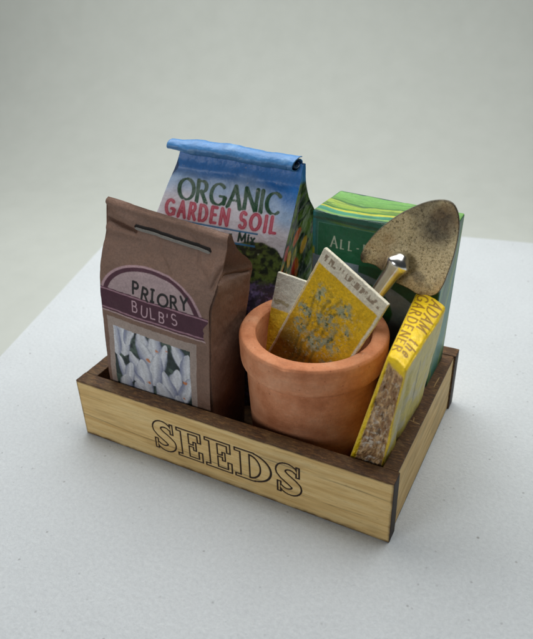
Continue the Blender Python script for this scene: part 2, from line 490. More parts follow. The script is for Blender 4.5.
def seeds_sd(X, Z):
    """signed distance to the word SEEDS in fat slab letters"""
    sd = np.full(X.shape, 9.0)
    def rect(x0, x1, z0, z1, skew=0):
        cx, cz = (x0+x1)/2, (z0+z1)/2
        qx = np.abs(X-cx-skew*(Z-cz))-(x1-x0)/2; qz = np.abs(Z-cz)-(z1-z0)/2
        return np.hypot(np.maximum(qx, 0), np.maximum(qz, 0))+np.minimum(np.maximum(qx, qz), 0)
    def U(d):
        nonlocal sd; sd = np.minimum(sd, d)
    def sletter(x0, x1, z0, z1):
        w, h = x1-x0, z1-z0; cx = (x0+x1)/2
        p = arc(cx, z0+h*.74, w*.32, h*.19, 25, 200, 12)+[(cx-w*.18, z0+h*.58), (cx+w*.16, z0+h*.42)]+arc(cx, z0+h*.26, w*.33, h*.19, 20, -155, 12)
        n = len(p)
        for i in range(n-1):
            t0, t1 = i/(n-1), (i+1)/(n-1)
            f = lambda t: .035+.058*math.sin(math.pi*t)
            U(seg_sd(X, Z, *p[i], *p[i+1], f(t0), f(t1)))
        U(rect(x1-w*.20, x1-w*.06, z0+h*.64, z0+h*1.0)); U(rect(x0+w*.04, x0+w*.19, z0, z0+h*.36))
    def eletter(x0, x1, z0, z1):
        w, h = x1-x0, z1-z0
        U(rect(x0+w*.16, x0+w*.48, z0, z1))
        U(rect(x0, x0+w*.62, z1-.065, z1)); U(rect(x0, x0+w*.62, z0, z0+.065))
        U(rect(x0+w*.3, x1-w*.04, z1-.065, z1)); U(rect(x0+w*.3, x1, z0, z0+.065))
        U(rect(x1-w*.18, x1-w*.04, z1-h*.33, z1)); U(rect(x1-w*.16, x1, z0, z0+h*.35))
        U(rect(x0+w*.4, x0+w*.72, z0+h*.46, z0+h*.55)); U(rect(x0+w*.64, x0+w*.76, z0+h*.35, z0+h*.66))
    def dletter(x0, x1, z0, z1):
        w, h = x1-x0, z1-z0; m = x0+w*.40
        U(rect(x0, m+.1, z1-.065, z1)); U(rect(x0, m+.1, z0, z0+.065)); U(rect(x0+w*.15, m+.01, z0, z1))
        cx, cz = m, (z0+z1)/2
        dd = (np.hypot((X-cx)/(w*.60), (Z-cz)/(h*.5))-1)*h*.46
        inn = (np.hypot((X-cx)/(w*.30), (Z-cz)/(h*.5-.07))-1)*h*.30
        ring = np.maximum(np.maximum(dd, -inn), m-.0-X)
        U(ring)
    z0, z1 = .29, .92
    sletter(-4.36, -3.91, z0, z1); eletter(-3.86, -3.35, z0, z1); eletter(-3.29, -2.77, z0, z1)
    dletter(-2.71, -2.03, z0, z1); sletter(-1.94, -1.50, z0, z1)
    return sd

def panel(name, x0, x1, y0, y1, z0, z1, outer, n=(40, 4, 12), engraved=False, rough_edge=.006, seed=1):
    L = (x1-x0, y1-y0, z1-z0)
    r = .014
    lines = [edge_lines(n[i], L[i], r, 3) for i in range(3)]
    U, P, F = lattice_box(n, L, r, lines)
    V = P+np.array([x0, y0, z0]); f = facegroup(U)
    burn = np.zeros(len(V))
    # everything but the outer face was scorched by the laser
    nz_ = fbm(V[:, 0]*6+V[:, 1]*6, V[:, 2]*9+V[:, 1]*3, seed)
    burn[:] = .50+.12*(nz_-.5)
    if outer == 'y0': m = f['y0'] & ~f['z1'] & ~f['x0'] & ~f['x1']; ends = f['x0'] | f['x1']
    if outer == 'x1': m = f['x1'] & ~f['z1']; ends = f['y0'] | f['y1']
    if outer == 'x0': m = f['x0'] & ~f['z1']; ends = f['y0'] | f['y1']
    if outer == 'y1': m = f['y1'] & ~f['z1'] & ~f['x0'] & ~f['x1']; ends = f['x0'] | f['x1']
    if outer == 'z1': m = f['z0']; ends = f['x0']
    burn[ends] = .95
    burn[m] = 0
    top = sm(-.05, .0, V[:, 2]-z1+.02*nz_)*m
    burn = np.maximum(burn, top*.55)
    if outer in ('y0', 'x1', 'x0'):
        low = sm(.09, .0, V[:, 2]-z0+.08*(nz_-.5))*m
        burn = np.maximum(burn, low*.46)
        if outer == 'y0': burn = np.maximum(burn, m*sm(.05, .0, np.minimum(V[:, 0]-x0, x1-V[:, 0])+.03*(nz_-.5))*.40)
        burn = np.maximum(burn, m*.10*sm(.52, .75, fbm(V[:, 0]*1.1+V[:, 1]*1.1, V[:, 2]*3, seed+30)))
    if name == 'side_panel' and outer == 'x1':
        for pa, pb in (((-.24, 1.50), (-.06, 1.47)), ((-.17, 1.50), (-.19, 1.60)), ((-.12, 2.55), (-.11, 2.85))):
            burn = np.where(f['z1'], burn*(1-.6*sm(.009, .002, seg_sd(V[:, 0], V[:, 1], *pa, *pb, 0, 0))), burn)
    # saw-rough upper edge
    V[:, 2] += np.where(f['z1'], (fbm(V[:, 0]*9, V[:, 1]*9, seed+5)-.5)*rough_edge*2, 0)
    if engraved:
        fr = f['y0']
        sd = seeds_sd(V[:, 0], V[:, 2]+.006*(fbm(V[:, 0]*8, V[:, 2]*8, 9)-.5))
        ink = sm(.018, .008, np.abs(sd+.004))*fr
        burn = np.maximum(burn, ink*.98)
        V[:, 1] += ink*.014
    return mesh_obj(name, V, F, M_wood, crate, CO, attrs={'burn': burn})
panel('front_panel', -W, 0, 0, T, 0, H, 'y0', (740, 4, 140), True, seed=3)
panel('back_panel', -W, 0, D-T, D, 0, H, 'y1', (60, 4, 12), seed=8)
panel('side_panel', -W+.003, -W+T, T+.002, D-T-.002, 0, H-.008, 'x0', (4, 60, 12), seed=12)
panel('side_panel', -T, -.035, T+.002, D-T-.002, 0, H-.008, 'x1', (22, 300, 40), seed=16)
panel('base_panel', -W+T+.002, -T-.002, T+.002, D-T-.002, .02, .14, 'z1', (20, 20, 3), seed=21)

# ------------------------------------------------------------------ terracotta pot
PC = (-1.97, 1.53)
pot = thing('flower_pot', 'round terracotta flower pot with thick rim in the front middle of the crate', 'pot', (PC[0], PC[1], .145))
prof = smooth_profile([(.02, .17), (.6, .165), (1.0, .155), (1.055, .18), (1.07, .35), (1.10, .9), (1.125, 1.5), (1.140, 1.98), (1.15, 2.03),
    (1.205, 2.045), (1.228, 2.09), (1.235, 2.25), (1.238, 2.46), (1.222, 2.52), (1.18, 2.55), (1.04, 2.553), (.985, 2.53), (.955, 2.47), (.935, 2.2), (.92, 1.9),
    (.89, 1.2), (.85, .5), (.80, .36), (.5, .33), (.02, .33)], 5)
V, F = lathe(prof, *PC, 160)
aa = np.linspace(0, 2*math.pi, 160, endpoint=False)[:, None]
wob = 1+.006*(fbm(np.cos(aa)*2+5+prof[None, :, 1]*.4, np.sin(aa)*2+5+0*prof[None, :, 1], 4)-.5)*2
V[:, :, 0] = PC[0]+(V[:, :, 0]-PC[0])*wob; V[:, :, 1] = PC[1]+(V[:, :, 1]-PC[1])*wob
# a small chip on the front of the rim
ch = np.exp(-(((V[:, :, 0]+1.93)/.10)**2+((V[:, :, 2]-2.54)/.05)**2))*(V[:, :, 1] < 1)*(np.hypot(V[:, :, 0]-PC[0], V[:, :, 1]-PC[1]) > 1.12)
V[:, :, 2] -= ch*.03
mesh_obj('pot_body', V.reshape(-1, 3), F, M_terra, pot, (PC[0], PC[1], .145))

# ------------------------------------------------------------------ bags: closed rings of front / right gusset / back / left gusset
def bag_rings(corners, nf, ns):
    """corners(t) -> FL, FR, RM, BR, BL, LM ; returns V (nring, nt, 3), seg id and parameter along the segment"""
    pass
def build_ring(C, nf, ns):
    """C: (6, nt, 3) corner curves. -> V (nr, nt, 3), seg (nr,), s (nr,)"""
    segs = [(0, 1, nf), (1, 2, ns), (2, 3, ns), (3, 4, nf//3), (4, 5, ns), (5, 0, ns)]
    V = []; sid = []; sp = []
    for k, (a, b, n) in enumerate(segs):
        for s in np.linspace(0, 1, n, endpoint=False):
            V.append(C[a]*(1-s)+C[b]*s); sid.append(k); sp.append(s)
    return np.array(V), np.array(sid), np.array(sp)
def curve(keys, ts):
    """keys: rows (t, values...) ; smooth interpolation"""
    K = np.array(keys, float); out = []
    for j in range(1, K.shape[1]):
        t, v = K[:, 0], K[:, j]
        mslope = np.gradient(v, t)
        d = np.diff(v)/np.diff(t)
        for i in range(len(t)):       # limit slopes
            if 0 < i < len(t)-1:
                mslope[i] = 0 if d[i-1]*d[i] <= 0 else 2*d[i-1]*d[i]/(d[i-1]+d[i])
        mslope[0] = d[0]; mslope[-1] = d[-1]
        i = np.clip(np.searchsorted(t, ts)-1, 0, len(t)-2); h = t[i+1]-t[i]; x = (ts-t[i])/h
        out.append((1+2*x)*(1-x)**2*v[i]+x*(1-x)**2*h*mslope[i]+x*x*(3-2*x)*v[i+1]+x*x*(x-1)*h*mslope[i+1])
    return np.array(out)

# ---- brown bulb bag
BO = (-4.4, .95, .145)
bulb = thing('bulb_bag', 'brown kraft paper bag with purple PRIORY BULB\'S label and white crocus picture', 'paper bag', BO)
nt_ = 420
ts = np.linspace(.15, 4.42, nt_)
#            z    xL     xR     yF    yB   inset
K = [(.15, -5.44, -3.36, .30, 1.46, .00),
     (1.2, -5.47, -3.33, .33, 1.52, .00),
     (2.4, -5.50, -3.32, .44, 1.60, .00),
     (3.05, -5.50, -3.31, .52, 1.66, .01),
     (3.35, -5.50, -3.24, .59, 1.64, .06),
     (3.7, -5.47, -3.19, .72, 1.50, .22),
     (4.05, -5.44, -3.17, .86, 1.27, .22),
     (4.3, -5.44, -3.17, .965, 1.14, .10),
     (4.42, -5.44, -3.17, 1.01, 1.09, .03)]
xL, xR, yF, yB, ins = curve(K, ts)
topd = .03*0
FL = np.stack([xL, yF, ts], 1); FR = np.stack([xR, yF, ts], 1)
RM = np.stack([xR+.06*sm(2.2, 3.2, ts)*(1-sm(3.2, 3.7, ts))-ins, (yF+yB)/2, ts], 1)
BR = np.stack([xR+.10*sm(2.0, 3.2, ts)*(1-sm(3.4, 4.2, ts)), yB, ts], 1); BL = np.stack([xL, yB, ts], 1); LM = np.stack([xL+ins, (yF+yB)/2, ts], 1)
V, sid, sp = build_ring(np.array([FL, FR, RM, BR, BL, LM]), 330, 80)
seg = np.repeat(sid[:, None], nt_, 1); spp = np.repeat(sp[:, None], nt_, 1)
X, Y, Z = V[..., 0].copy(), V[..., 1].copy(), V[..., 2].copy()
front = seg == 0
def dent(x, z, a, b, w, depth):
    d = seg_sd(x, z, *a, *b, 0, 0); return -depth*np.exp(-(d/w)**2)
# creases and folds of the front; positive moves towards the viewer
edgefade = np.clip(np.minimum(spp, 1-spp)*12, 0, 1)
disp = dent(X, Z, (-5.6, 4.14), (-4.88, 4.06), .028, .085)+.04*np.exp(-(((X+5.2)/.35)**2+((Z-4.0)/.05)**2))+dent(X, Z, (-5.2, 4.12), (-5.55, 4.35), .1, .03)
disp += dent(X, Z, (-3.17, 3.95), (-3.31, 3.45), .03, .03)
disp += .05*np.exp(-(((X+3.30)/.12)**2+((Z-3.85)/.3)**2)) + .05*np.exp(-(((X+5.1)/.3)**2+((Z-4.24)/.10)**2))
disp += (fbm(X*1.5, Z*1.5, 31)-.5)*.07 + (fbm(X*5, Z*5, 37)-.5)*.018 - .012*np.exp(-((fbm(X*1.3+4, Z*1.3, 39, 2)-.5)/.05)**2)*sm(3.0, 3.6, Z)
disp += .035*np.exp(-((Z-4.38)/.05)**2)
dy = np.where(front, -disp, 0)
side = (seg == 1) | (seg == 2)
dx = np.where(side, (fbm(Y*2.2, Z*1.6, 41)-.5)*.10+dent(Y, Z, (.72, 3.55), (1.62, 3.34), .04, .05)*1.0, 0)*np.clip(np.where(seg == 1, spp, 1-spp)*6+.0, 0, 1)
dx = dx-np.where(seg == 1, .17*np.exp(-((spp-.055)/.032)**2), 0)*sm(.8, 1.6, Z)
V[..., 0] += dx; V[..., 1] += dy
V[..., 2] += (.0-.26*(X+5.44)/2.27)*sm(3.2, 4.3, Z)
V[..., 0] -= .05*sm(3.9, 4.4, Z)*sm(-4.8, -5.4, X)
V[..., 2] += .035*(fbm(X*1.2, Y*1.2, 5)-.5)*sm(3.9, 4.4, Z) + .02*sm(3.9, 4.4, Z)*np.cos((X+5.3)*4)*(X < -5.0)
V[..., 0] += .015*(fbm(Z*2, Y*2, 15)-.5)
# paint
P_ = V.reshape(-1, 3); x = X.ravel(); z = Z.ravel(); fr = front.ravel()
kraft = srgb(134, 104, 88)
col = np.tile(kraft, (len(P_), 1))
col *= (1+.16*(fbm(x*14, z*14+Y.ravel()*9, 2)-.5))[:, None]
tilt = -.065                                   # the label runs slightly downhill to the right
zz = z-tilt*(x+4.4)
# arch
cx_, rx, rz, zb = -4.47, 1.03, .70, 2.84
q = np.hypot((x-cx_)/rx, (zz-zb)/rz)
above = fr & (zz > zb)
col = over(col, srgb(186, 152, 158), above*sm(1.02, .995, q))
col = over(col, srgb(80, 36, 54), above*sm(.965, .95, q))
col = over(col, srgb(182, 158, 160), above*sm(.875, .86, q))
# picture border and picture
bx0, bx1, bz1 = -5.41, -3.59, 2.46
col = over(col, srgb(172, 154, 144), fr*((x > bx0) & (x < bx1) & (zz < bz1)))
px0, px1, pz1, pz0 = -5.30, -3.71, 2.30, .45
inpic = fr & (x > px0) & (x < px1) & (zz < pz1) & (zz > pz0)
def crocus(u, v):
    """u,v in units of picture width, v downwards"""
    u, v = u+.05*(fbm(u*7, v*7, 91)-.5), v+.05*(fbm(u*7+9, v*7, 92)-.5)
    c = np.tile(srgb(50, 64, 62), (len(u), 1))
    c = over(c, srgb(24, 34, 34), sm(.45, .65, fbm(u*6, v*6, 3)))
    c = over(c, srgb(96, 116, 104), sm(.55, .7, fbm(u*9+3, v*9, 8))*.7)
    petals = [ # cx, cy, half-length, half-width, angle(deg from vertical, leaning right +)
      (.06, .02, .20, .10, -12), (.15, .10, .24, .10, 4), (.03, .14, .22, .08, -4), (.22, .03, .18, .07, 16),
      (.42, .16, .24, .12, -18), (.55, .14, .26, .12, 8), (.47, .30, .26, .13, -32), (.64, .22, .22, .09, 20), (.56, .36, .22, .12, 10),
      (.33, .42, .20, .10, -38), (.40, .52, .22, .12, -10), (.28, .55, .14, .07, -60), (.10, .48, .15, .07, -20), (.20, .52, .14, .08, 18),
      (.88, .10, .18, .09, -30), (.95, .22, .18, .08, 10), (.80, .50, .24, .11, 12), (.72, .56, .22, .10, -14), (.92, .52, .22, .09, 24), (.66, .70, .2, .12, -20),
      (.12, .75, .2, .12, 10), (.34, .80, .2, .13, -20), (.55, .85, .2, .12, 12), (.85, .82, .22, .12, -10), (.1, 1.0, .2, .12, -10), (.5, 1.05, .2, .13, 5), (.8, 1.05, .2, .12, 15)]
    for i, (cx, cy, hl, hw, an) in enumerate(petals):
        a = math.radians(an); du, dv = u-cx, v-cy
        l = (du*math.sin(a)-dv*math.cos(a))/hl; s = (du*math.cos(a)+dv*math.sin(a))/(hw*.86)
        wloc = np.sqrt(np.clip(1-l*l, 0, 1))*(1-.25*l)
        m = sm(1.12, .80, np.abs(s)/np.maximum(wloc, .02))*(np.abs(l) < 1)
        tone = .5+.5*np.cos(s*2.2+(i % 3-1)*.9)
        vein = .93+.07*np.cos(s*9+l*2+3*fbm(u*8, v*8, i))
        pc = (srgb(142, 148, 178)[None]*(1-tone[:, None])+srgb(234, 236, 242)[None]*tone[:, None])*vein[:, None]
        c = over(c, pc, m)
        rim = m*sm(.75, 1.0, np.abs(s)/np.maximum(wloc, .02))
        c = over(c, srgb(108, 116, 146), rim*.55)
    for cx, cy, r_ in [(.455, .285, .030), (.57, .12, .022), (.72, .09, .018), (.46, .56, .026), (.93, .40, .028), (.90, .62, .026), (.30, .86, .03), (.62, .9, .03)]:
        d = np.hypot((u-cx)/1.3, v-cy)+.02*(vnoise(u*40, v*40, 4)-.5)
        c = over(c, srgb(214, 128, 62), sm(r_*.85, r_*.4, d)*.9)
    c *= (.90+.2*fbm(u*26, v*26, 77))[:, None]
    return c*1.0
idx = np.where(inpic)[0]
col[idx] = crocus((x[idx]-px0)/(px1-px0), (pz1-zz[idx])/(px1-px0))
# ribbon
rb = fr & (zz < 2.985) & (zz > 2.575) & (x < -3.335-.11*sm(0, 1, 1-np.abs(zz-2.76)/.2))
col = over(col, srgb(78, 34, 54), rb)
for zl in (2.955, 2.61):
    col = over(col, srgb(170, 128, 142), rb*sm(.017, .008, np.abs(zz-zl)))
col = over(col, srgb(196, 168, 170), fr*(x < -3.36)*sm(.014, .006, np.abs(zz-2.557)))
# hand lettering
s1 = text_sd(x, zz, "PR1ORY", -4.80, 3.005, .20, .105, 1, xs=.95, wobble=.14, width=1.07)
col = over(col, srgb(22, 18, 20), fr*sm(.006, -.004, s1))
s2 = text_sd(x, zz, "BULB'S", -4.82, 2.685, .185, .052, 1, xs=.9, wobble=.12, width=.88)
col = over(col, srgb(210, 176, 186), fr*sm(.005, -.004, s2))
# worn edges
nr_ = V.shape[0]
Fb = grid_faces(nr_, nt_, wrap=True)
Vb = V.reshape(-1, 3)
# close the top with a rounded ridge: extra row
def close_top(V, F, lift=.05):
    nr, nt = V.shape[0], V.shape[1]
    top = V[:, -1, :]; cen = np.stack([top[:, 0], np.full(nr, top[:, 1].mean()), top[:, 2]+lift], 1)
    cen[:, 0] = np.clip(cen[:, 0], top[:, 0].min()+.02, top[:, 0].max()-.02)
    base = len(V.reshape(-1, 3)); ii = np.arange(nr); jj = (ii+1) % nr
    F2 = np.stack([ii*nt+nt-1, jj*nt+nt-1, base+jj, base+ii], 1)
    return np.concatenate([V.reshape(-1, 3), cen]), np.concatenate([F, F2])
Vb, Fb = close_top(V, Fb, .035)
colb = np.concatenate([col, np.tile(kraft*1.05, (nr_, 1))])
body = mesh_obj('bag_body', Vb, Fb, M_kraft, bulb, BO, col=colb)
# handle slot near the top: dark strip coloured as the slit's inner shade, pale strip over it
def front_y(xq, zq):
    """y of the bag front at x,z"""
    i = int(np.clip((xq-(-5.44))/(-3.17+5.44)*330, 0, 329)); j = int(np.argmin(np.abs(V[i, :, 2]-zq)))
    return V[i, j, 1]
def strip_on_front(a, b, hw, off, thick, mat, name, z_off=0, n=40, rnd=True, col=None):
    Vs = []; 
    for k in range(n+1):
        t = k/n; xx = a[0]+(b[0]-a[0])*t; zc = a[1]+(b[1]-a[1])*t+z_off
        w = hw*(math.sqrt(max(0, 1-max(0, abs(2*t-1)-(1-.06))**2/.06**2)) if rnd else 1)+.001
        for dz, dd in ((-w, 0), (w, 0), (w, thick), (-w, thick)):
            Vs.append((xx, front_y(xx, zc+dz*.2)-off+dd, zc+dz))
    F = []
    for k in range(n):
        for j in range(4): F.append((k*4+j, (k+1)*4+j, (k+1)*4+(j+1) % 4, k*4+(j+1) % 4))
    F.append((3, 2, 1, 0)); F.append((n*4, n*4+1, n*4+2, n*4+3))
    return mesh_obj(name, Vs, F, mat, bulb, BO, smooth=False)
M_slot = mat_simple('painted_slot_shadow', srgb(24, 16, 13), .8, 0, 10, .1)
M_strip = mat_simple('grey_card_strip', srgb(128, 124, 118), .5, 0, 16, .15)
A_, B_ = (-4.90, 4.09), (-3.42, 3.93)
strip_on_front(A_, B_, .042, .008, .05, M_slot, 'handle_slot_shade')
strip_on_front((A_[0]+.015, A_[1]), (B_[0]-.015, B_[1]), .020, .018, .05, M_strip, 'tie_strip', z_off=-.022)

# ---- blue garden-soil bag
SA = np.array([-4.98, 2.50, 4.89]); e1 = np.array([.98490899, .15740555, -.07195682]); e2 = np.array([-.01709567, -.3252469, -.94547458])
nb = unit(np.cross(e1, e2)); nb = nb if nb[1] > 0 else -nb
hb = np.array([.12, .993, 0])
SO = (-4.2, 2.45, .145)
soil = thing('soil_bag', 'blue and white ORGANIC GARDEN SOIL paper bag with rolled top behind the brown bag', 'paper bag', SO)
nb_ = 430
bs = np.linspace(-.06, 4.95, nb_)
#         b     aL     aR    depth  inset  backshift
KS = [(-.06, .02, 2.24, .07, .02),
      (.20, -.03, 2.235, .16, .02),
      (.60, -.16, 2.21, .42, .05),
      (1.0, -.28, 2.18, .82, .08),
      (1.5, -.42, 2.13, 1.20, .06),
      (2.1, -.46, 2.09, 1.38, .03),
      (2.9, -.44, 2.07, 1.40, .00),
      (4.95, -.40, 2.05, 1.12, .0)]
aL, aR, dep, ins = curve(KS, bs)
# spine: follows the leaning face, then stands upright towards the floor
sl = np.where(bs < 2.4, 0, 1)
db = bs[1]-bs[0]; spine = np.zeros((nb_, 3)); pos = SA+e2*bs[0]
for i in range(nb_):
    spine[i] = pos
    k = sm(1.9, 3.0, np.array([bs[i]]))[0]
    d = unit(e2*(1-k)+np.array([0.02, .0, -1.0])*k)
    pos = pos+d*db
keep = spine[:, 2] > .15
bs = bs[keep]; spine = spine[keep]; aL, aR, dep, ins = aL[keep], aR[keep], dep[keep], ins[keep]; nb_ = len(bs)
def sc(a, d): return spine+a[:, None]*e1[None]+d[:, None]*hb[None]
bow = .0
FLs, FRs = sc(aL, 0*dep), sc(aR, 0*dep)
RMs, BRs = sc(aR+.05*0-ins, dep*.5), sc(aR+.0*ins, dep)
BLs, LMs = sc(aL, dep), sc(aL+ins, dep*.5)
V, sid, sp = build_ring(np.array([FLs, FRs, RMs, BRs, BLs, LMs]), 330, 60)
seg = np.repeat(sid[:, None], nb_, 1); spp = np.repeat(sp[:, None], nb_, 1)
Bv = np.repeat(bs[None], len(sid), 0)
Av = np.einsum('ijk,k->ij', V-spine[None], e1); Dv = np.einsum('ijk,k->ij', V-spine[None], hb)
front = seg == 0
e = np.clip(np.minimum(spp, 1-spp)*8, 0, 1)
disp = e*(.07*np.sin(np.pi*spp)*sm(.2, 1.6, Bv)+(fbm(Av*1.3, Bv*1.3, 51)-.5)*.10+(fbm(Av*4, Bv*4, 57)-.5)*.02)
disp += -.05*np.exp(-((Bv-.30)/.10)**2)*(.5+fbm(Av*2, Bv*0, 5))+.03*np.exp(-(((Av-.95)/.3)**2+((Bv-.34)/.09)**2))
V = V-np.where(front, disp, 0)[..., None]*nb[None, None]
sidem = (seg == 1) | (seg == 2)
V = V+np.where(sidem, (fbm(Dv*2.5, Bv*1.5, 63)-.5)*.12*np.clip(np.where(seg == 1, spp, 1-spp)*5, 0, 1), 0)[..., None]*e1
gg = float(e1@hb); a = ((Av-gg*Dv)/(1-gg*gg)).ravel(); d = ((Dv-gg*Av)/(1-gg*gg)).ravel(); b = Bv.ravel(); fr = front.ravel(); sdm = sidem.ravel()
col = np.zeros((len(a), 3))
blue = srgb(50, 128, 208); sky = srgb(166, 196, 232); pale = srgb(232, 230, 242); lil = srgb(190, 180, 216)
wv = b+.28*(fbm(a*1.4, b*1.4, 8)-.5)-.30*sm(1.2, 2.2, a)
def grad(t, stops):
    out = np.tile(stops[0][1], (len(t), 1)).astype(float)
    for (p0, c0), (p1, c1) in zip(stops[:-1], stops[1:]):
        k = sm(p0, p1, t)[:, None]; out = out*(1-k)+c1*k
    return out
colf = grad(wv, [(.0, blue), (.22, blue), (.52, sky), (.55, sky), (.86, pale), (1.2, pale), (1.9, lil)])
# darker picture at the foot of the face: trees, then violet flowers
th = 1.52-.22*fbm(a*3, a*0+2, 12)-.06*np.sin(a*5)+.55*sm(1.0, .2, a)*0+.15*sm(1.95, 2.2, a)
tree = sm(.0, .04, b-th)
leaf = fbm(a*14, b*14, 19)
tc_ = srgb(26, 40, 24)[None]*(1-sm(.35, .7, leaf))[:, None]+srgb(96, 118, 52)[None]*sm(.35, .7, leaf)[:, None]
colf = over(colf, tc_, tree)
colf = over(colf, srgb(150, 168, 70), tree*sm(.62, .75, fbm(a*5, b*5, 23))*sm(1.3, 1.0, a)*.7)
vio = sm(1.98, 2.15, b+.25*(fbm(a*6, b*6, 29)-.5))
colf = over(colf, srgb(70, 64, 92), vio*.9)
colf = over(colf, srgb(128, 116, 170), vio*sm(.5, .66, fbm(a*16, b*16, 33))*.8)
# lettering
Yb = -b
g1 = srgb(14, 78, 44); red = srgb(190, 42, 74)
s1 = text_sd(a, Yb, "ORGANIC", .06, -.835, .36, .102, .42, 15, flare=.10, width=1.86, xs=.82)
colf = over(colf, g1, sm(.007, -.005, s1)*fr)
s2 = text_sd(a, Yb, "GARDEN SOIL", -.15, -1.15, .265, .115, .75, 10, width=2.07, xs=.66)
colf = over(colf, srgb(228, 206, 222), sm(.024, .012, s2)*fr*.7)
colf = over(colf, red, sm(.006, -.004, s2)*fr)
colf = over(colf, srgb(222, 130, 150), sm(-.010, -.018, s2)*fr*.55)
for y0, xa, xb in ((1.215, -.02, 1.63), (1.435, .2, 1.61)):
    colf = over(colf, srgb(52, 124, 176), fr*sm(.018, .010, np.abs(b-y0))*(a > xa)*(a < xb))
s3 = text_sd(a, Yb, "g Mix", 1.10, -1.385, .14, .13, .45, 5, serif=.09, width=.48, xs=1.0)
colf = over(colf, srgb(26, 70, 62), sm(.006, -.004, s3)*fr)
# gusset print: dark leaves with red and yellow tulips, blue at the very top
q = fbm(d*7, b*7, 44)
cs = srgb(22, 40, 20)[None]*(1-sm(.35, .65, q))[:, None]+srgb(112, 140, 52)[None]*sm(.35, .65, q)[:, None]
for (dc, bc, rd, rbb, an, c_) in [(.16, 1.55, .09, .17, -.35, (226, 70, 40)), (.34, 1.72, .09, .18, -.2, (246, 196, 50)), (.52, 1.38, .10, .18, .3, (236, 110, 40)), (.80, 1.62, .09, .17, .1, (240, 180, 50)), (.10, 1.85, .07, .16, .1, (236, 190, 60)), (.62, 1.95, .09, .2, -.2, (220, 60, 40)),
        (.12, 2.0, .06, .18, .2, (190, 38, 40)), (.32, 2.1, .07, .2, -.15, (222, 170, 44)), (.55, 1.75, .06, .18, .2, (206, 190, 60)), (.5, 2.2, .07, .2, .1, (196, 48, 40)),
        (.3, 1.25, .04, .11, .1, (150, 150, 50)), (.7, 2.0, .06, .2, -.1, (210, 120, 40)), (.2, 2.45, .08, .2, .2, (200, 60, 50)), (.55, 2.6, .08, .2, -.2, (220, 180, 60))]:
    du, dv = d-dc, b-bc; uu = (du*math.cos(an)+dv*math.sin(an))/rd; vv = (-du*math.sin(an)+dv*math.cos(an))/rbb
    r_ = np.hypot(uu, vv)+.25*(fbm(d*20, b*20, 3)-.5)
    cs = over(cs, srgb(*c_)*(.75+.5*vnoise(d*30, b*9, 6))[:, None], sm(1.05, .8, r_))
cs = over(cs, blue*.9, sm(.32, .22, b))
side_or_back = ~fr
col = np.where(fr[:, None], colf, cs)
col = over(col, sky, (~fr & ~sdm).astype(float))
# small scuffs
col = over(col, srgb(228, 226, 232), sm(.78, .84, fbm(a*16+d*13, b*16, 71))*.3)
Fs = grid_faces(V.shape[0], nb_, wrap=True, flip=True)
mesh_obj('bag_body', V.reshape(-1, 3), Fs, M_soil, soil, SO, col=col)
# rolled-over top: a real spiral of paper
nth, nax = 110, 150
th_ = np.linspace(0, 2*math.pi*1.9, nth)
rad = np.interp(th_, [0, th_[-1]], [.155, .045])
axs = np.linspace(-.10, 2.17, nax)
VV = np.zeros((nax, nth, 3))
for i, aa_ in enumerate(axs):
    t = (aa_+.06)/2.33
    thin = .62+.38*sm(0, .22, t)
    w = (1+.16*(fbm(np.array([aa_*2.2]), np.array([.5]), 91)[0]-.5)*2)*(1+.09*(fbm(aa_*3+0*th_, th_*1.2, 92, 3)-.5)*2)
    cz = -.075+.045*(fbm(np.array([aa_*1.3]), np.array([3.5]), 95)[0]-.5)*2+.04*(1-t)*0
    cc = SA+e1*(aa_-.05*(1-t))+e2*(cz)+hb*(-.05)
    ang = math.radians(60)+th_     # start at the back, go over the top towards the front and curl under
    rr = rad*thin*w
    # direction basis: hb (back), up = -e2
    VV[i] = cc+(np.cos(ang)*rr)[:, None]*hb*1.15+(np.sin(ang)*rr)[:, None]*(-e2)*.82
    VV[i] += (.018*np.sin(th_*1.3+1))[:, None]*e1*(1 if i > nax-8 else 0)
Fr = grid_faces(nax, nth)
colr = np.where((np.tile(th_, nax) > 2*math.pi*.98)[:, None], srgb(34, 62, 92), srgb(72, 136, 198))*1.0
pv = VV.reshape(-1, 3); aa2 = (pv-SA)@e1
colr *= (.9+.25*(fbm(aa2*7, pv[:, 2]*7, 14)-.5))[:, None]
colr = over(colr, srgb(130, 174, 216), sm(.6, .72, fbm(aa2*3, pv[:, 2]*8, 24))*.5)
roll = mesh_obj('rolled_top', pv, Fr, M_soil, soil, SO, col=colr)
md = roll.modifiers.new('paper', 'SOLIDIFY'); md.thickness = .018*S; md.offset = 0

# ------------------------------------------------------------------ green box
ztop = 4.12
tFL, tBL, tBR, tFR = np.array([-2.50, 2.58+.0, ztop]), np.array([-2.42, 3.62, ztop]), np.array([-.17, 3.42, ztop]), np.array([-.02, 2.36, ztop])
tFL = np.array([-2.49, 2.63, ztop]); tBL = np.array([-2.42, 3.71, ztop]); tBR = np.array([-.155, 3.47, ztop]); tFR = np.array([-.17, 2.45, ztop])
dn = np.array([-.06, -.0, -ztop+.145])
lean = np.array([-.10, .04, 0])
bot = [p+np.array([0, 0, -ztop+.145])+lean for p in (tFL, tBL, tBR, tFR)]
GO = tuple((bot[0]+bot[2])/2)
gbox = thing('fertiliser_box', 'tall green card box reading ALL-PURPOSE with light green striped top', 'box', GO)
Lg = (2.33, 1.08, ztop-.145)
lines = [edge_lines(300, Lg[0], .03, 4), edge_lines(120, Lg[1], .03, 4), edge_lines(360, Lg[2], .03, 4)]
U, P, F = lattice_box((1, 1, 1), Lg, .03, lines)
C = [[[bot[0], tFL], [bot[1], tBL]], [[bot[3], tFR], [bot[2], tBR]]]
V = trilinear(P, Lg, C); f = facegroup(U)
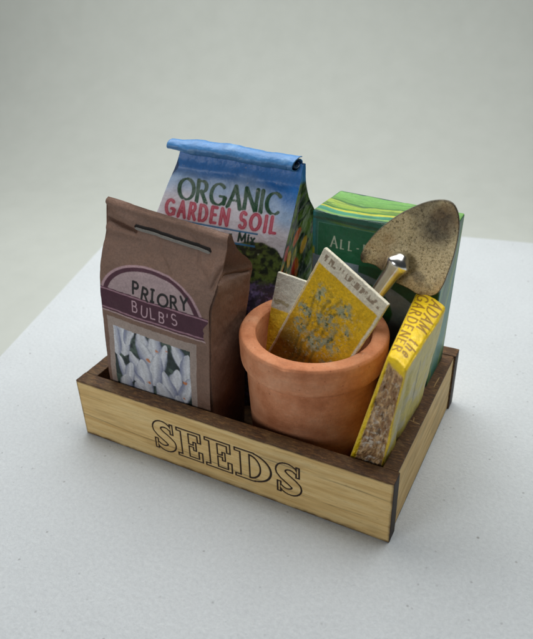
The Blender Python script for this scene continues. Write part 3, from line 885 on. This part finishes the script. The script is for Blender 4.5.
V[:, 1] += np.where(f['y0'], (fbm(P[:, 0]*1.5, P[:, 2]*1.5, 7)-.5)*.05*np.clip(np.minimum(U[:, 0], 1-U[:, 0])*10, 0, 1), 0)
V[:, 2] += np.where(U[:, 2] > .995, (fbm(P[:, 0]*2.0, P[:, 1]*2.0, 9)-.5)*.07-.03*np.exp(-((P[:, 0]-.5)/.4)**2), 0)
a, dd, h = P[:, 0], P[:, 1], Lg[2]-P[:, 2]      # h measured down from the top
col = np.tile(srgb(30, 82, 66), (len(V), 1))
# front
teal = srgb(40, 122, 126)
cf_ = np.tile(srgb(34, 104, 86), (len(V), 1))
cf_ = over(cf_, teal, sm(.10, .03, a)); cf_ = over(cf_, srgb(150, 160, 40), (a < .06)*sm(.62, .72, h))
cf_ = over(cf_, srgb(96, 132, 44), sm(.035, .01, np.abs(h-.17+.02*np.sin(a*5)))*.75*sm(.2, .5, a))
cf_ = over(cf_, srgb(48, 66, 30), sm(.035, .01, np.abs(h-.12))*.6)
pan = (a > .115) & (a < 2.2) & (h > .20)
cf_ = over(cf_, srgb(90, 150, 130), (np.abs(h-.20) < .012)*(a > .1)*.7+0*a); cf_ = over(cf_, srgb(80, 140, 124), (np.abs(a-.115) < .01)*(h > .2)*.6)
cf_ = over(cf_, srgb(18, 104, 68), pan*1.0)
inner = (a > .02) & (h > .80+.03*np.sin(a*2))
cf_ = over(cf_, srgb(112, 136, 152), inner*1.0)
cf_ = over(cf_, srgb(150, 168, 180), inner*sm(.4, .7, fbm(a*3, h*3, 5))*.6)
arch_g = np.hypot((a-.95)/.62, (h-1.62)/.50)
cf_ = over(cf_, srgb(30, 100, 52), inner*sm(1.03, .97, arch_g+.08*(fbm(a*5, h*5, 8)-.5)))
# green slope left and dark foot
cf_ = over(cf_, srgb(26, 86, 56), inner*sm(.02, .0, h-(.80+.03*np.sin(a*2)+.10+.25*(a-.6)**2))*(a > .9))
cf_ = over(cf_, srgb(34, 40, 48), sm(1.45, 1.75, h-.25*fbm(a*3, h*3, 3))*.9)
tx = np.minimum(text_sd(a, -h, "A", .36, -.60, .195, .055, .35, 10, serif=.08, xs=.78), text_sd(a, -h, "LL-PURPOSE", .55, -.60, .155, .065, .35, 10, serif=.09, width=1.46, xs=.72))
cf_ = over(cf_, srgb(216, 228, 206), sm(.007, -.003, tx)*pan*.8)
# top: wavy stripes along the length
w_ = dd+.05*np.sin(a*2.3)+.10*(fbm(a*1.2, dd*6, 4)-.5)-.06*a/2.3
ct = grad(w_, [(0, srgb(36, 84, 60)), (.06, srgb(40, 92, 70)), (.10, srgb(138, 178, 90)), (.16, srgb(60, 140, 110)), (.24, srgb(70, 150, 120)), (.27, srgb(188, 192, 62)), (.31, srgb(190, 194, 66)),
               (.36, srgb(60, 120, 50)), (.44, srgb(140, 172, 62)), (.58, srgb(158, 182, 72)), (.62, srgb(62, 110, 50)), (.66, srgb(104, 156, 72)), (.9, srgb(116, 170, 88)), (1.1, srgb(120, 174, 96))])
ct = over(ct, srgb(44, 96, 60), sm(.60, .68, fbm(a*1.5, w_*26, 6))*.55)
ct = over(ct, srgb(30, 50, 30), sm(.78, .84, fbm(a*16, dd*16, 66))*.6)
# right side
ws = dd+.35*h
cs = grad((np.sin(ws*5+1.5*fbm(dd*2, h*2, 9))+1)/2, [(0, srgb(30, 92, 62)), (.35, srgb(40, 110, 66)), (.55, srgb(116, 150, 60)), (.7, srgb(60, 120, 110)), (1, srgb(30, 120, 96))])
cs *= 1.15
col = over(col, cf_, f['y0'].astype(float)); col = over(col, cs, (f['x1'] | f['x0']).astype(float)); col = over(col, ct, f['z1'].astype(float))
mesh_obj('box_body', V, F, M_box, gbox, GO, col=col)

# ------------------------------------------------------------------ yellow book
bk = dict(tFL=(-.355, .33, 3.19), tFR=(-.03, .12, 3.19), tBL=(-.52, 2.27, 3.19), tBR=(.04, 1.98, 3.19), mFL=(-.80, .29, 1.25), mFR=(-.28, .33, 1.25))
bk = {k: np.array(v) for k, v in bk.items()}
def down(t, m, z=.16): return t+(m-t)*(3.19-z)/1.94
bFL, bFR = down(bk['tFL'], bk['mFL']), down(bk['tFR'], bk['mFR'])
bFL[1] = max(bFL[1], .285); bFR[1] = max(bFR[1], .285)
bBL = bk['tBL']+(bFL-bk['tFL'])*np.array([1, .3, 1]); bBR = bk['tBR']+(bFR-bk['tFR'])*np.array([1, .3, 1])
BKO = tuple((bFL+bBR)/2)
book = thing('gardening_book', 'thick yellow book with ADAM the GARDENER on its spine, leaning in the crate', 'book', BKO)
Lb = (.55, 2.0, 3.1)
lines = [edge_lines(70, Lb[0], .055, 6), edge_lines(230, Lb[1], .055, 6), edge_lines(300, Lb[2], .055, 6)]
U, P, F = lattice_box((1, 1, 1), Lb, .055, lines)
C = [[[bFL, bk['tFL']], [bBL, bk['tBL']]], [[bFR, bk['tFR']], [bBR, bk['tBR']]]]
V = trilinear(P, Lb, C); f = facegroup(U)
x, y, h = P[:, 0], P[:, 1], Lb[2]-P[:, 2]
# spine bulges, paper ends are ragged
V[:, 2] += np.where(f['z1'], .05*np.sin(np.pi*U[:, 0])+(fbm(x*5, y*5, 3)-.5)*.03, 0)
rag = (fbm(x*9, h*9, 5)-.5)*.09+(fbm(x*26, h*14, 6)-.5)*.05
endm = f['y0']*np.clip(np.minimum(x, Lb[0]-x)*14, 0, 1)*sm(.04, .2, h)
V[:, 1] += endm*(.03+rag)
V[:, 0] += np.where(f['x1'], (fbm(y*2, h*2, 9)-.5)*.05-.04*np.exp(-((y-.35-.18*h)/.10)**2)*sm(.2, .5, h), 0)
yel = srgb(246, 208, 20)
col = np.tile(yel, (len(V), 1))*(.92+.16*fbm(x*8+y*8, h*8+y*3, 10))[:, None]
# paper end: rough brown with pale streaks, yellow cover showing at both sides
bm = f['y0']*sm(.06, .09, x+.03*(fbm(h*6, x*3, 2)-.5))*sm(.54, .50, x+.05*(fbm(h*5, x*3, 12)-.5))*sm(.03, .10, h-.18*x+.05*(fbm(x*9, h*9, 4)-.5))
n_ = fbm(x*20, h*13, 15); br = srgb(158, 116, 74)[None]*(1-sm(.3, .6, n_))[:, None]+srgb(216, 176, 126)[None]*sm(.3, .7, n_)[:, None]
crl = np.abs(fbm(x*9, h*5, 65, 3)-.5)
br = over(br, srgb(222, 208, 186), sm(.030, .008, crl)*.7)
br = over(br, srgb(70, 52, 38), sm(.020, .004, np.abs(fbm(x*8+5, h*6, 68, 3)-.5))*.7)
n2_ = fbm(x*7+h*2, h*16, 25)
br = over(br, srgb(230, 218, 200), sm(.56, .70, n2_)*sm(.9, 1.3, h)*sm(.08, .16, x)*sm(.46, .38, x)*.8)
br = over(br, srgb(46, 34, 24), sm(.66, .76, fbm(x*11, h*5, 35))*.6)
col = over(col, br, bm)
# right-hand cover: pale worn yellow with a dark split
cr_ = srgb(214, 196, 84)[None]*(1-.0*x)[:, None]*(.85+.3*fbm(y*5, h*5, 21))[:, None]
cr_ = over(cr_, srgb(206, 200, 176), sm(.48, .7, fbm(y*2.4, h*3+1, 22))*.7)
split = np.abs(y-(.28+.14*h)-.06*(fbm(y*3, h*4, 27)-.5))
cr_ = over(cr_, srgb(40, 40, 36), sm(.05, .018, split)*sm(.25, .5, h)*sm(1.75, 1.4, h)*.9)
cr_ = over(cr_, srgb(40, 40, 36), sm(.055, .02, np.abs(y-(.85+.22*h)-.1*(fbm(y*2, h*3, 17)-.5)))*sm(.35, .5, h)*sm(1.5, 1.2, h)*.6)
cr_ = over(cr_, yel*.95, sm(.10, .04, y)*.9)
cr_ = over(cr_, yel, sm(.10, .02, h))
col = over(col, cr_, f['x1'].astype(float))
# lettering on the spine, read from the back towards the front, tops of letters to the right
RX = Lb[1]-y; RY = x
tz = f['z1'] | (U[:, 2] > .985)
c_ink = srgb(134, 88, 20)
s1 = text_sd(RX, RY, "ADAM", .10, .305, .19, .105, .40, 10, serif=.10, width=.90, xs=1.1)
s1 = np.minimum(s1, text_sd(RX, RY, "the", 1.36, .305, .19, .105, .5, 10, serif=.07, width=.42, xs=1.0))
s1 = np.minimum(s1, text_sd(RX, RY, "GARDENER", .10, .060, .19, .105, .40, 10, serif=.10, width=1.70, xs=1.0))
col = over(col, c_ink, sm(.010, -.004, s1)*tz*.85)
col = over(col, srgb(200, 186, 150), f['x0'].astype(float)*.25)
mesh_obj('book_block', V, F, M_book, book, BKO, col=col)

# ------------------------------------------------------------------ seed packets
def packet(name_label, O, ex, ey, wid, hei, thick, painter, seed, rot_taper=0):
    ex = unit(ex); ey = unit(ey-ex*(ey@ex)); n_ = np.cross(ex, ey); n_ = n_ if n_[1] < 0 else -n_     # towards the viewer
    base = O+ey*hei+ex*wid/2
    t = thing('seed_packet', name_label, 'seed packet', tuple(base), 'seed packets standing in the pot')
    L = (wid, hei, thick)
    lines = [edge_lines(200, wid, .018, 3), edge_lines(300, hei, .018, 3), edge_lines(6, thick, .018, 3)]
    U, P, F = lattice_box((1, 1, 1), L, .018, lines)
    V = O+P[:, 0:1]*ex+P[:, 1:2]*ey+(P[:, 2:3]-thick)*n_
    f = facegroup(U)
    V += n_*((fbm(P[:, 0]*1.4, P[:, 1]*1.4, seed)-.5)*.05+(fbm(P[:, 0]*12, P[:, 1]*12, seed+4)-.5)*.010)[:, None]
    V += ex*((fbm(P[:, 1]*5, P[:, 1]*0, seed+9)-.5)*.02)[:, None]
    if np.dot(np.cross(ex, ey), n_) < 0: F = F[:, ::-1].copy()
    col = painter(P[:, 0], P[:, 1], f)
    mesh_obj('card', V, F, M_packet, t, tuple(base), col=col)
    return t
GY = srgb(234, 190, 16)
def paint_front(x, y, f):
    c = np.tile(GY, (len(x), 1))*(.80+.36*fbm(x*26, y*26, 3))[:, None]
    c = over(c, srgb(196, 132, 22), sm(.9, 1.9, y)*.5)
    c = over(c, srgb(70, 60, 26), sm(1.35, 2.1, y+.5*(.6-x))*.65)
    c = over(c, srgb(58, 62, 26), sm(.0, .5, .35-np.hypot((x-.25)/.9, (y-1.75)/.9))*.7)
    # stems
    for p in ([(.52, .66), (.55, 1.1), (.50, 2.2)], [(.78, .66), (.68, 1.2), (.62, 2.2)], [(.30, .78), (.38, 1.3), (.42, 2.2)], [(.90, 1.0), (.78, 1.5), (.70, 2.2)], [(.66, .5), (.60, .9)]):
        for (a0, b0), (a1, b1) in zip(p[:-1], p[1:]):
            c = over(c, srgb(64, 74, 34), sm(.05, .0, seg_sd(x+.03*np.sin(y*9)+.05*(fbm(x*6, y*6, 2)-.5), y, a0, b0, a1, b1, 0, 0))*.5)
    # umbels of grey-green florets
    for cx, cy, r in [(.34, .66, .15), (.86, .62, .17), (.72, .98, .19), (1.02, .84, .10), (.50, 1.02, .13), (.22, 1.12, .13), (.92, 1.28, .18), (.30, 1.40, .16), (.66, 1.45, .18), (1.04, 1.62, .14)]:
        d = np.hypot(x-cx, (y-cy)*1.15)+.22*(fbm(x*9, y*9, 8)-.5)
        m = sm(r*1.25, r*.5, d)*sm(.30, .58, fbm(x*21, y*21, int(cx*50)))
        c = over(c, srgb(150, 168, 146), m*.85)
        c = over(c, srgb(70, 92, 56), sm(r*1.1, r*.7, d)*sm(.60, .72, fbm(x*20+4, y*20, int(cx*80)))*.8)
    c = over(c, srgb(60, 84, 46), sm(.63, .72, fbm(x*15, y*15, 81))*sm(.35, .6, y)*sm(.62, .45, np.abs(x-.68))*.35)
    c = over(c, srgb(196, 210, 196), sm(.64, .72, fbm(x*24, y*24, 83))*sm(.4, .6, y)*sm(.6, .4, np.abs(x-.66))*.3)
    # header band with blurred print
    c = over(c, srgb(232, 226, 204)*1.0, sm(.275, .255, y+.02*(fbm(x*8, y*2, 3)-.5)))
    pr = sm(.46, .54, fbm(x*34, y*11, 18))*((y > .07) & (y < .18) & (x > .08) & (x < 1.27))
    c = over(c, srgb(122, 94, 66), pr*.75)
    c = over(c, srgb(232, 226, 204), sm(.055, .035, x)*.6)
    c = over(c, srgb(232, 226, 204), sm(1.30, 1.325, x))
    edge = ~(f['z1'])
    return over(c, srgb(232, 226, 204), edge*1.0)
PO = np.array([-1.84, 1.62, 3.99]); pe1 = np.array([.872, -.306, -.381]); pe2 = np.array([-.42, -.06, -.91])
packet('large yellow seed packet with white header and grey-green flowers, leaning in front inside the pot', PO, pe1, pe2, 1.36, 2.36, .07, paint_front, 5)
def paint_rear(x, y, f):
    c = np.tile(srgb(228, 190, 40), (len(x), 1))*(.82+.32*fbm(x*24, y*24, 13))[:, None]
    c = over(c, srgb(212, 210, 196), sm(.66, .62, y+.03*(fbm(x*7, y*3, 5)-.5)))
    c = over(c, srgb(160, 150, 112), sm(.50, .62, fbm(x*10, y*12, 28))*((y > .46) & (y < .60))*.8)
    return over(c, srgb(232, 226, 204), (~f['z1'])*1.0)
RO = np.array([-2.82, 1.92, 3.22])
packet('smaller pale-topped seed packet standing behind the large yellow packet in the pot', RO, np.array([.990, -.085, -.08]), np.array([.135, -.262, -.955]), .95, 1.85, .07, paint_rear, 25)

# ------------------------------------------------------------------ trowel
tp0 = np.array([-.95, 2.14, 3.44]); tn = unit((.083, -.986, .147))
TO = (-2.05, 1.72, 1.1)
tro = thing('hand_trowel', 'metal hand trowel with speckled blade upward and chrome neck, standing in the pot', 'trowel', TO)
out_px = [(85, 272), (92, 250), (110, 218), (150, 172), (200, 130), (250, 97), (300, 72), (350, 53), (400, 44), (440, 47), (465, 62), (480, 90), (487, 125), (487, 165), (481, 210), (470, 260), (455, 310), (440, 350),
          (425, 388), (405, 418), (380, 432), (350, 434), (315, 424), (285, 405), (255, 390), (225, 375), (200, 350), (170, 328), (145, 308), (115, 298), (92, 294)]
out_px = [(340+a_/4.1, 190+b_/4.1) for a_, b_ in out_px]
def to_plane(px, p0, n0):
    d_ = cf+cr*((px[0]-266.5)/667.443)+cu*((319.5-px[1])/667.443)
    return cp+d_*(((p0-cp)@n0)/(d_@n0))
OUT = np.array([to_plane(q_, tp0, tn) for q_ in out_px])
ta = unit(to_plane((450, 203), tp0, tn)-to_plane((392, 272), tp0, tn)); tb = np.cross(ta, tn); tb = unit(tb)
O2 = np.stack([(OUT-tp0)@ta, (OUT-tp0)@tb], 1)
def resample(P, n, closed=True):
    Q = np.vstack([P, P[:1]]) if closed else P
    # Catmull-Rom dense then arc length
    m = len(P); D_ = []
    for i in range(m):
        p0, p1, p2, p3 = P[(i-1) % m], P[i], P[(i+1) % m], P[(i+2) % m]
        for t in np.linspace(0, 1, 8, endpoint=False):
            D_.append(.5*((2*p1)+(-p0+p2)*t+(2*p0-5*p1+4*p2-p3)*t*t+(-p0+3*p1-3*p2+p3)*t**3))
    D_ = np.array(D_+[D_[0]]); s_ = np.concatenate([[0], np.cumsum(np.linalg.norm(np.diff(D_, axis=0), axis=1))])
    u_ = np.linspace(0, s_[-1], n, endpoint=False)
    return np.stack([np.interp(u_, s_, D_[:, k]) for k in range(2)], 1)
B2 = resample(O2, 220); cen = B2.mean(0)
nr2 = 46; rings = np.linspace(0, 1, nr2)
bw = .62
def dish(P2):
    """depth of the scoop away from the viewer"""
    bb = P2[:, 1]-cen[1]; al = P2[:, 0]
    return -.075*(1-np.clip(np.abs(bb)/bw, 0, 1.3)**2)*sm(-.05, .5, al)*sm(1.95, 1.2, al)
Vf = []; brn = []
for k in rings:
    P2 = cen+(B2-cen)*max(k, 1e-4)
    Vf.append(tp0+P2[:, 0:1]*ta+P2[:, 1:2]*tb+tn*dish(P2)[:, None])
    brn.append(np.full(len(P2), sm(.975, 1.0, np.array([k]))[0])*.9)
Vf = np.concatenate(Vf); brn = np.concatenate(brn)
P2all = np.stack([(Vf-tp0)@ta, (Vf-tp0)@tb], 1)
brn = np.maximum(brn, sm(.42, .10, np.hypot(P2all[:, 0]-.05, P2all[:, 1]+.02))*.75)
brn = np.maximum(brn, sm(.16, .03, np.hypot(P2all[:, 0]-O2[0, 0], P2all[:, 1]-O2[0, 1]))*.9)
smx, smy = P2all[:, 0]-1.15, P2all[:, 1]-.10
brn = np.maximum(brn, sm(.62, .08, np.hypot(smx/1.15, smy/.75)+.35*(fbm(P2all[:, 0]*4+7, P2all[:, 1]*4+7, 3)-.5))*.85)
brn = np.maximum(brn, sm(.57, .66, fbm(P2all[:, 0]*3+3, P2all[:, 1]*3+9, 13))*.5)
nB = len(B2)
Ft = grid_faces(nr2, nB, wrap=False)
extra = np.array([[i*nB+nB-1, (i+1)*nB+nB-1, (i+1)*nB, i*nB] for i in range(nr2-1)])
Ft = np.concatenate([Ft, extra])
bl = mesh_obj('blade', Vf, Ft, M_blade, tro, TO, attrs={'burn': brn})
md = bl.modifiers.new('sheet', 'SOLIDIFY'); md.thickness = .045*S; md.offset = 0
# neck: chrome, flattened where it meets the blade, running down into a short handle
nkA = to_plane((405, 254), tp0-tn*.03, tn); nkB = to_plane((401, 259), tp0+tn*.04, tn)
nk0 = to_plane((397, 265), tp0+tn*.08, tn); nk1 = to_plane((372, 301), tp0+tn*.10, tn)
dirn = unit(nk1-nk0)
hb0 = nk1+dirn*.25
end = np.array([-1.98, 1.72, 1.0])
dirn2 = unit(end-nk1)
path = [nkA, nkB, nk0, nk0+dirn*.2, nk1, nk1+dirn2*.25, nk1+dirn2*.5]
path = smooth_profile(path, 8)
rr = np.interp(np.linspace(0, 1, len(path)), [0, .12, .30, .48, .65, 1], [.03, .13, .205, .15, .11, .10])
V_, F_ = tube(path, rr, 28)
mesh_obj('neck', V_, F_, M_chrome, tro, TO)
hp = [nk1+dirn2*.45+dirn2*t for t in np.linspace(0, max(.3, np.linalg.norm(end-nk1)-.45), 14)]
V_, F_ = tube(hp, np.interp(np.linspace(0, 1, 14), [0, .1, .5, .9, 1], [.10, .14, .16, .15, .08]), 24)
mesh_obj('handle', V_, F_, M_handle, tro, TO)
